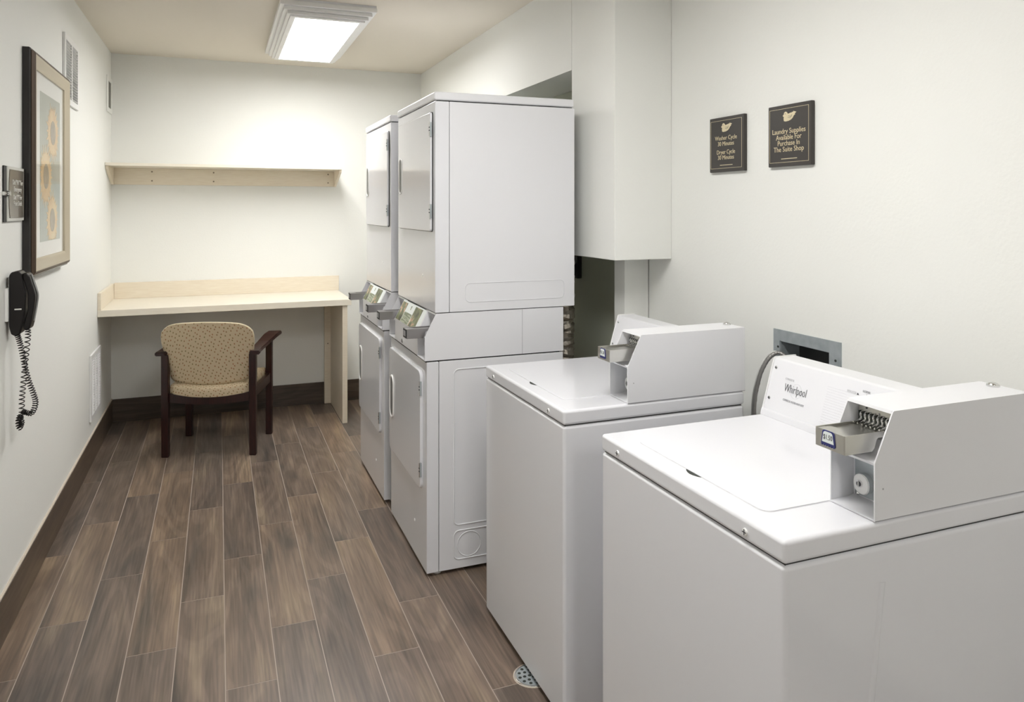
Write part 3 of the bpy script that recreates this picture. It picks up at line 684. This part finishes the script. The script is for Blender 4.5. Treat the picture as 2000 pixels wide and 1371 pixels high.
# backrest: curved upholstered shell
def backrest():
    t_ = bmesh.new()
    nx, nz = 28, 20
    def halfw(v):   # v 0 bottom..1 top
        return 0.240+0.032*min(1, v*1.3)-0.006*max(0, v-0.9)*10
    def outl(u, v):
        w = halfw(v)
        x = u*w
        zt = 0.836-0.022*u*u-0.040*abs(u)**9
        zb = 0.440+0.024*abs(u)**2+0.025*max(0, abs(u)-0.85)**2/0.0225*0.6
        z = zb+(zt-zb)*v
        y = -0.228-0.085*v+0.045*u*u     # bowed: centre stands farthest back
        return x, y, z
    def th(u, v):
        e = min(1-abs(u), min(v, 1-v)*1.6)
        return 0.022+0.014*min(1, e/0.12) if e > 0.0 else 0.022
    F, B = [], []
    for j in range(nz+1):
        f_, b_ = [], []
        for i in range(nx+1):
            u = -1+2*i/nx; v = j/nz; x, y, z = outl(u, v); tt = th(u, v)
            f_.append(t_.verts.new((x, y+tt+0.01, z))); b_.append(t_.verts.new((x, y, z)))
        F.append(f_); B.append(b_)
    for j in range(nz):
        for i in range(nx):
            t_.faces.new([B[j][i], B[j][i+1], B[j+1][i+1], B[j+1][i]]); t_.faces.new([F[j][i], F[j+1][i], F[j+1][i+1], F[j][i+1]])
    for i in range(nx):
        t_.faces.new([B[0][i], F[0][i], F[0][i+1], B[0][i+1]]); t_.faces.new([B[nz][i], B[nz][i+1], F[nz][i+1], F[nz][i]])
    for j in range(nz):
        t_.faces.new([B[j][0], B[j+1][0], F[j+1][0], F[j][0]]); t_.faces.new([B[j][nx], F[j][nx], F[j+1][nx], B[j+1][nx]])
    bmesh.ops.recalc_face_normals(t_, faces=t_.faces)
    mb = MB(); mb._merge(t_, 'fabric'); o = mb.build('backrest', ch, ang=80)
    # welt running round the shell
    pts = []
    for i in range(nx+1): x, y, z = outl(-1+2*i/nx, 1); pts.append((x, y+0.008, z))
    for j in range(nz-1, -1, -1): x, y, z = outl(1, j/nz); pts.append((x, y+0.008, z))
    for i in range(nx-1, -1, -1): x, y, z = outl(-1+2*i/nx, 0); pts.append((x, y+0.008, z))
    for j in range(1, nz): x, y, z = outl(-1, j/nz); pts.append((x, y+0.008, z))
    MB().tube(pts+[pts[0]], 0.0055, 'piping', 8, cap=False).build('piping', o)
M['piping'] = mat('pale_piping', (0.62, 0.54, 0.38), 0.8)
backrest()

# ================================================================== left wall: picture, sign, vents, phone
P = thing('framed_picture', 'tall framed sunflower print in a black and champagne frame on the left wall', 'picture', (XL, 3.785, 1.715))
py0, py1, pz0, pz1 = -0.38, 0.385, -0.457, 0.452
def frame(prof, m, name, par):
    """prof: list of (inset from outer edge, stand-off from wall)"""
    t_ = bmesh.new(); cs = [(py0, pz0, 1, 1), (py1, pz0, -1, 1), (py1, pz1, -1, -1), (py0, pz1, 1, -1)]
    R = [[t_.verts.new((h, cy+sy*d_, cz+sz*d_)) for d_, h in prof] for (cy, cz, sy, sz) in cs]
    k = len(prof)
    for i in range(4):
        A, B = R[i], R[(i+1) % 4]
        for j in range(k): t_.faces.new([A[j], A[(j+1) % k], B[(j+1) % k], B[j]])
    bmesh.ops.recalc_face_normals(t_, faces=t_.faces)
    mb = MB(); mb._merge(t_, m); return mb.build(name, par, ang=30)
frame([(0, 0.001), (0, 0.024), (0.003, 0.029), (0.008, 0.030), (0.010, 0.027), (0.012, 0.001)], 'frame_black', 'outer_frame', P)
frame([(0.012, 0.001), (0.0085, 0.031), (0.012, 0.038), (0.020, 0.043), (0.024, 0.043), (0.024, 0.001)], 'frame_bronze', 'frame_edge', P)
frame([(0.024, 0.001), (0.024, 0.0435), (0.034, 0.043), (0.058, 0.034), (0.070, 0.028), (0.070, 0.001)], 'frame_gold', 'inner_frame', P)
MB().box(0.002, 0.020, py0+0.06, py1-0.06, pz0+0.06, pz1-0.06, 'mat_board').build('mat_board', P)
a0, a1, c0, c1 = -0.17, 0.245, -0.325, 0.31
pr = MB().box(0.0185, 0.0206, a0, a1, c0, c1, 'art_ground').box(0.0186, 0.0209, a0, a1, c0, -0.06, 'art_ground_low')
prn = pr.build('print', P)
random.seed(3)
def flower(cy, cz, r, k):
    f_ = MB()
    n = 22
    for ringi, (rs, off) in enumerate(((1.0, 0), (0.82, 0.5))):
        pts = []
        for i in range(n):
            a = 2*PI*(i+off)/n; j = random.uniform(0.9, 1.08)
            pts.append((cy+r*0.62*math.cos(a-PI/n), cz+r*0.62*math.sin(a-PI/n)))
            pts.append((cy+r*rs*j*math.cos(a), cz+r*rs*j*math.sin(a)))
        pts = [(min(max(q[0], a0+0.002), a1-0.002), min(max(q[1], c0+0.002), c1-0.002)) for q in pts]
        f_.prism(pts, 0, 0.0207, 0.0214+0.0003*ringi+0.0001*k, 'petal')
    f_.cyl((0.0215+0.0001*k, cy, cz), r*0.40, 0.0016, 0, 'flower_disc', 20)
    f_.build('sunflower', prn)
flower(0.085, 0.155, 0.135, 0); flower(-0.06, -0.045, 0.135, 2); flower(0.07, -0.235, 0.13, 4)
# glazing
gl = bpy.data.materials.new('picture_glass'); gl.use_nodes = True
gl.node_tree.nodes.remove(bsdf(gl)); tr_ = nd(gl, 'ShaderNodeBsdfTransparent'); gy_ = nd(gl, 'ShaderNodeBsdfGlossy'); gy_.inputs['Roughness'].default_value = 0.02
fr_ = nd(gl, 'ShaderNodeFresnel'); fr_.inputs['IOR'].default_value = 1.5; mx_ = nd(gl, 'ShaderNodeMixShader')
gg_ = nd(gl, 'ShaderNodeNewGeometry'); iv_ = nd(gl, 'ShaderNodeMath', operation='SUBTRACT'); iv_.inputs[0].default_value = 1
lk(gl, gg_.outputs['Backfacing'], iv_.inputs[1]); pm_ = nd(gl, 'ShaderNodeMath', operation='MULTIPLY')
lk(gl, fr_.outputs[0], pm_.inputs[0]); lk(gl, iv_.outputs[0], pm_.inputs[1]); lk(gl, pm_.outputs[0], mx_.inputs[0]); lk(gl, tr_.outputs[0], mx_.inputs[1]); lk(gl, gy_.outputs[0], mx_.inputs[2])
lk(gl, mx_.outputs[0], [n_ for n_ in gl.node_tree.nodes if n_.type == 'OUTPUT_MATERIAL'][0].inputs['Surface'])
M['glass'] = gl
MB().box(0.0242, 0.0262, py0+0.060, py1-0.060, pz0+0.060, pz1-0.060, 'glass').build('glass_pane', P)

# emergency dialling sign
q = thing('emergency_sign', 'small taupe dialling sign with pale trim and chrome stud, left of the picture', 'sign', (XL, 3.255, 1.586))
MB().box(0.001, 0.006, -0.135, -0.098, -0.103, 0.100, 'black_matte', 0.001).box(0.001, 0.004, -0.10, 0.13, -0.10, 0.10, 'black_matte').build('back_plate', q)
MB().box(0.004, 0.010, -0.103, 0.134, -0.100, 0.100, 'plaque_trim', 0.0015).build('trim_plate', q)
pf = [(-0.078, -0.089), (0.118, -0.089), (0.118, 0.089), (-0.080, 0.089)]+[(-0.080-0.014*math.sin(PI*i/10)**0.8, 0.089-0.178*i/10) for i in range(1, 10)]
MB().prism(pf, 0, 0.0095, 0.0125, 'plaque').build('plaque_face', q)
for i, s_ in enumerate(('Dial "911" For', 'Emergency', 'Dial "0" For', 'Front Desk')):
    text(s_, 0.026, (0.0130, 0.026, (0.042, 0.017, -0.013, -0.036)[i]), (0, 1, 0), (0, 0, 1), 'white_print', q, 'lettering', sx=1.0)
MB().cyl((0.010, -0.104, 0.0), 0.011, 0.018, 0, 'chrome', 20, bev=0.002).cyl((0.006, -0.132, 0.0), 0.009, 0.012, 0, 'chrome', 20, bev=0.002).build('stud', q)

# vents
def vent(name, label, loc, w, h, cols, pitch, m='plastic_white', slot='slot', border=0.03, tilt=0.3):
    v = thing(name, label, 'vent', loc)
    f_ = MB()
    f_.box(0.0005, 0.004, -w/2+0.01, w/2-0.01, -h/2+0.01, h/2-0.01, slot)
    bx = border
    for (a, b_, c_, d_) in ((-w/2, w/2, -h/2, -h/2+bx), (-w/2, w/2, h/2-bx, h/2), (-w/2, -w/2+bx, -h/2+bx-0.002, h/2-bx+0.002), (w/2-bx, w/2, -h/2+bx-0.002, h/2-bx+0.002)):
        f_.box(0.0005, 0.012, a, b_, c_, d_, m, 0.002)
    cw = (w-2*bx)/cols
    for i in range(1, cols): f_.box(0.001, 0.0112, -w/2+bx+cw*i-0.012, -w/2+bx+cw*i+0.012, -h/2+bx, h/2-bx, m)
    f_.build('vent_frame', v)
    s_ = MB(); z = -h/2+bx+pitch/2
    while z < h/2-bx:
        t4 = Matrix.Translation((0.006, 0, z)) @ Matrix.Rotation(tilt, 4, 'Y')
        s_.box(-0.006, 0.006, -w/2+bx, w/2-bx, -0.0012, 0.0012, m, M4=t4); z += pitch
    s_.build('louvres', v)
    return v
vent('wall_vent', 'large white louvred wall vent high up behind the picture', (XL, 4.405, 2.230), 0.385, 0.345, 2, 0.0145, tilt=-0.45)
vent('wall_vent', 'white louvred wall vent low on the left wall beside the counter', (XL, 5.215, 0.455), 0.385, 0.395, 3, 0.0155)
v2 = thing('filter_vent', 'small vent with a grey filter near the ceiling corner', 'vent', (XL, 5.865, 2.322))
vf = MB()
for (a, b_, c_, d_) in ((-0.12, 0.12, -0.125, -0.092), (-0.12, 0.12, 0.092, 0.125), (-0.12, -0.07, -0.094, 0.094), (0.075, 0.12, -0.094, 0.094)):
    vf.box(0.0005, 0.008, a, b_, c_, d_, 'wall', 0.002)
vf.build('vent_frame', v2)
fm = MB().box(0.0005, 0.003, -0.072, 0.077, -0.095, 0.095, 'filter')
for i in range(18): fm.box(0.003, 0.0045, -0.072, 0.077, -0.092+i*0.0105, -0.090+i*0.0105, 'slot')
fm.build('filter', v2)

# telephone: wall plate, base, handset, coiled cord
T = thing('wall_telephone', 'black wall telephone with hanging coiled cord below the picture', 'telephone', (XL, 3.19, 1.19))
MB().box(0.0005, 0.012, -0.045, 0.045, -0.065, 0.055, 'plastic_white', 0.002).build('wall_plate', T)
side = [(0.012, -0.085), (0.012, 0.100), (0.020, 0.112), (0.040, 0.116), (0.050, 0.108), (0.056, 0.070), (0.064, 0.030), (0.062, -0.030), (0.054, -0.080), (0.048, -0.112), (0.030, -0.120), (0.018, -0.112)]
MB().prism(side, 1, -0.036, 0.036, 'black', 0.005, 3).build('base', T)
hs_ = [(0.054, 0.108), (0.066, 0.108), (0.074, 0.098), (0.088, 0.050), (0.094, 0.025), (0.091, -0.010), (0.082, -0.070), (0.076, -0.096), (0.064, -0.104), (0.056, -0.096), (0.058, -0.075), (0.068, -0.030), (0.069, 0.030), (0.060, 0.072), (0.054, 0.090)]
MB().prism(hs_, 1, -0.031, 0.031, 'black', 0.005, 3).build('handset', T)
M['chrome_edge'] = mat('grey_trim', (0.32, 0.32, 0.31), 0.3, 0.3)
MB().tube(smooth_path([(0.0755, -0.0, 0.100), (0.0895, 0, 0.050), (0.0955, 0, 0.025), (0.0925, 0, -0.010), (0.083, 0, -0.070)], 5), 0.0035, 'chrome_edge', 8).build('handset_trim', T)
MB().box(0.030, 0.052, -0.0385, -0.0355, -0.025, -0.020, 'white_print', 0.001).build('hook_mark', T)
def coil(path, r, wire, turns, name):
    P_ = smooth_path(path, 24); n = len(P_); out_ = []
    steps = turns*12
    prev = None
    for i in range(steps+1):
        f_ = i/steps*(n-1); k = min(int(f_), n-2); t_ = f_-k
        c_ = P_[k].lerp(P_[k+1], t_); d_ = (P_[k+1]-P_[k]).normalized()
        a = d_.cross(Vector((0, 1, 0))).normalized() if prev is None else (prev-d_*prev.dot(d_)).normalized(); prev = a; b_ = d_.cross(a)
        w = 2*PI*i/12; e = min(1, i/12, (steps-i)/12)
        out_.append(c_+(a*math.cos(w)+b_*math.sin(w))*r*e)
    return MB().tube(out_, wire, 'black', 5).build(name, T, ang=80)
coil([(0.030, 0, -0.116), (0.038, 0, -0.145), (0.047, 0, -0.19), (0.055, 0, -0.24), (0.066, 0.0, -0.29), (0.080, 0, -0.335), (0.088, 0, -0.375), (0.076, 0, -0.41), (0.055, 0, -0.405), (0.045, 0, -0.40)], 0.0085, 0.0019, 44, 'coiled_cord')
coil([(0.064, 0, -0.100), (0.064, 0, -0.13), (0.058, 0.004, -0.19), (0.052, 0.006, -0.25), (0.048, 0.004, -0.31), (0.045, 0, -0.36), (0.044, 0, -0.41), (0.036, 0, -0.43), (0.040, 0, -0.455), (0.044, 0, -0.44), (0.038, 0.0, -0.42), (0.034, 0, -0.445), (0.040, 0.004, -0.47)], 0.0085, 0.0019, 40, 'coiled_cord')

# ================================================================== the two signs on the right wall
def sign(loc, label, lines, w=0.208, h=0.214):
    s_ = thing('wall_sign', label, 'sign', loc)
    t_ = 0.016
    MB().box(-t_, -0.0005, -w/2, w/2, -h/2, h/2, 'sign_black', 0.003, 2).build('sign_board', s_)
    l_ = MB(); x = -t_-0.0006; a, b_, c_, d_ = -w/2+0.012, w/2-0.008, -h/2+0.014, h/2-0.013; q_ = 0.0012
    l_.box(x, x+0.0005, a, b_, c_, c_+q_, 'gold').box(x, x+0.0005, a, b_, d_-q_, d_, 'gold').box(x, x+0.0005, a, a+q_, c_, d_, 'gold').box(x, x+0.0005, b_-q_, b_, c_, d_, 'gold')
    l_.box(x, x+0.0005, -0.038, 0.038, c_+0.0115, c_+0.0138, 'gold')
    l_.build('gold_border', s_)
    # duck emblem, head to the sign's left
    D = [(-32, 4), (-26, 8), (-24, 15), (-17, 19), (-9, 16), (-4, 9), (4, 10), (12, 12), (20, 11), (17, 14), (27, 13), (25, 17), (42, 12), (34, 6), (36, 3), (27, -2), (24, -8), (14, -15), (0, -19), (-16, -20), (-25, -18), (-27, -8), (-25, -2), (-29, 0)]
    k = 0.00088
    poly = [(-p_[0]*k+0.002, p_[1]*k+0.066) for p_ in D]
    e_ = MB().prism(poly, 0, x-0.0002, x+0.0006, 'gold')
    e_.cyl((x-0.0004, 0.002+18*k, 0.066+10*k), 0.0014, 0.0006, 0, 'sign_black', 10)
    for pa in ([(-4, -4), (8, -8), (20, -1)], [(0, 1), (10, -3), (20, 4)]):
        e_.tube([(x-0.0003, 0.002-a_*k, 0.066+b2*k) for a_, b2 in pa], 0.0006, 'sign_black', 6)
    e_.build('duck_emblem', s_)
    for body, z, sz, sx_ in lines: text(body, sz, (x-0.0002, 0.002, z), (0, -1, 0), (0, 0, 1), 'gold', s_, 'lettering', sx=sx_, depth=0.0003)
    return s_
sign((XR, 2.366, 1.781), 'dark square sign with gold duck about washer and dryer cycle times, left of the two',
     [('Washer Cycle', 0.0245, 0.0235, 0.98), ('30 Minutes', 0.002, 0.0235, 0.95), ('Dryer Cycle', -0.0305, 0.0235, 0.95), ('30 Minutes', -0.0515, 0.0235, 0.95)])
sign((XR, 2.026, 1.785), 'dark square sign with gold duck about laundry supplies, right of the two',
     [('Laundry Supplies', 0.0146, 0.025, 0.95), ('Available For', -0.0066, 0.025, 0.93), ('Purchase In', -0.027, 0.025, 0.93), ('The Suite Shop', -0.048, 0.025, 0.95)])
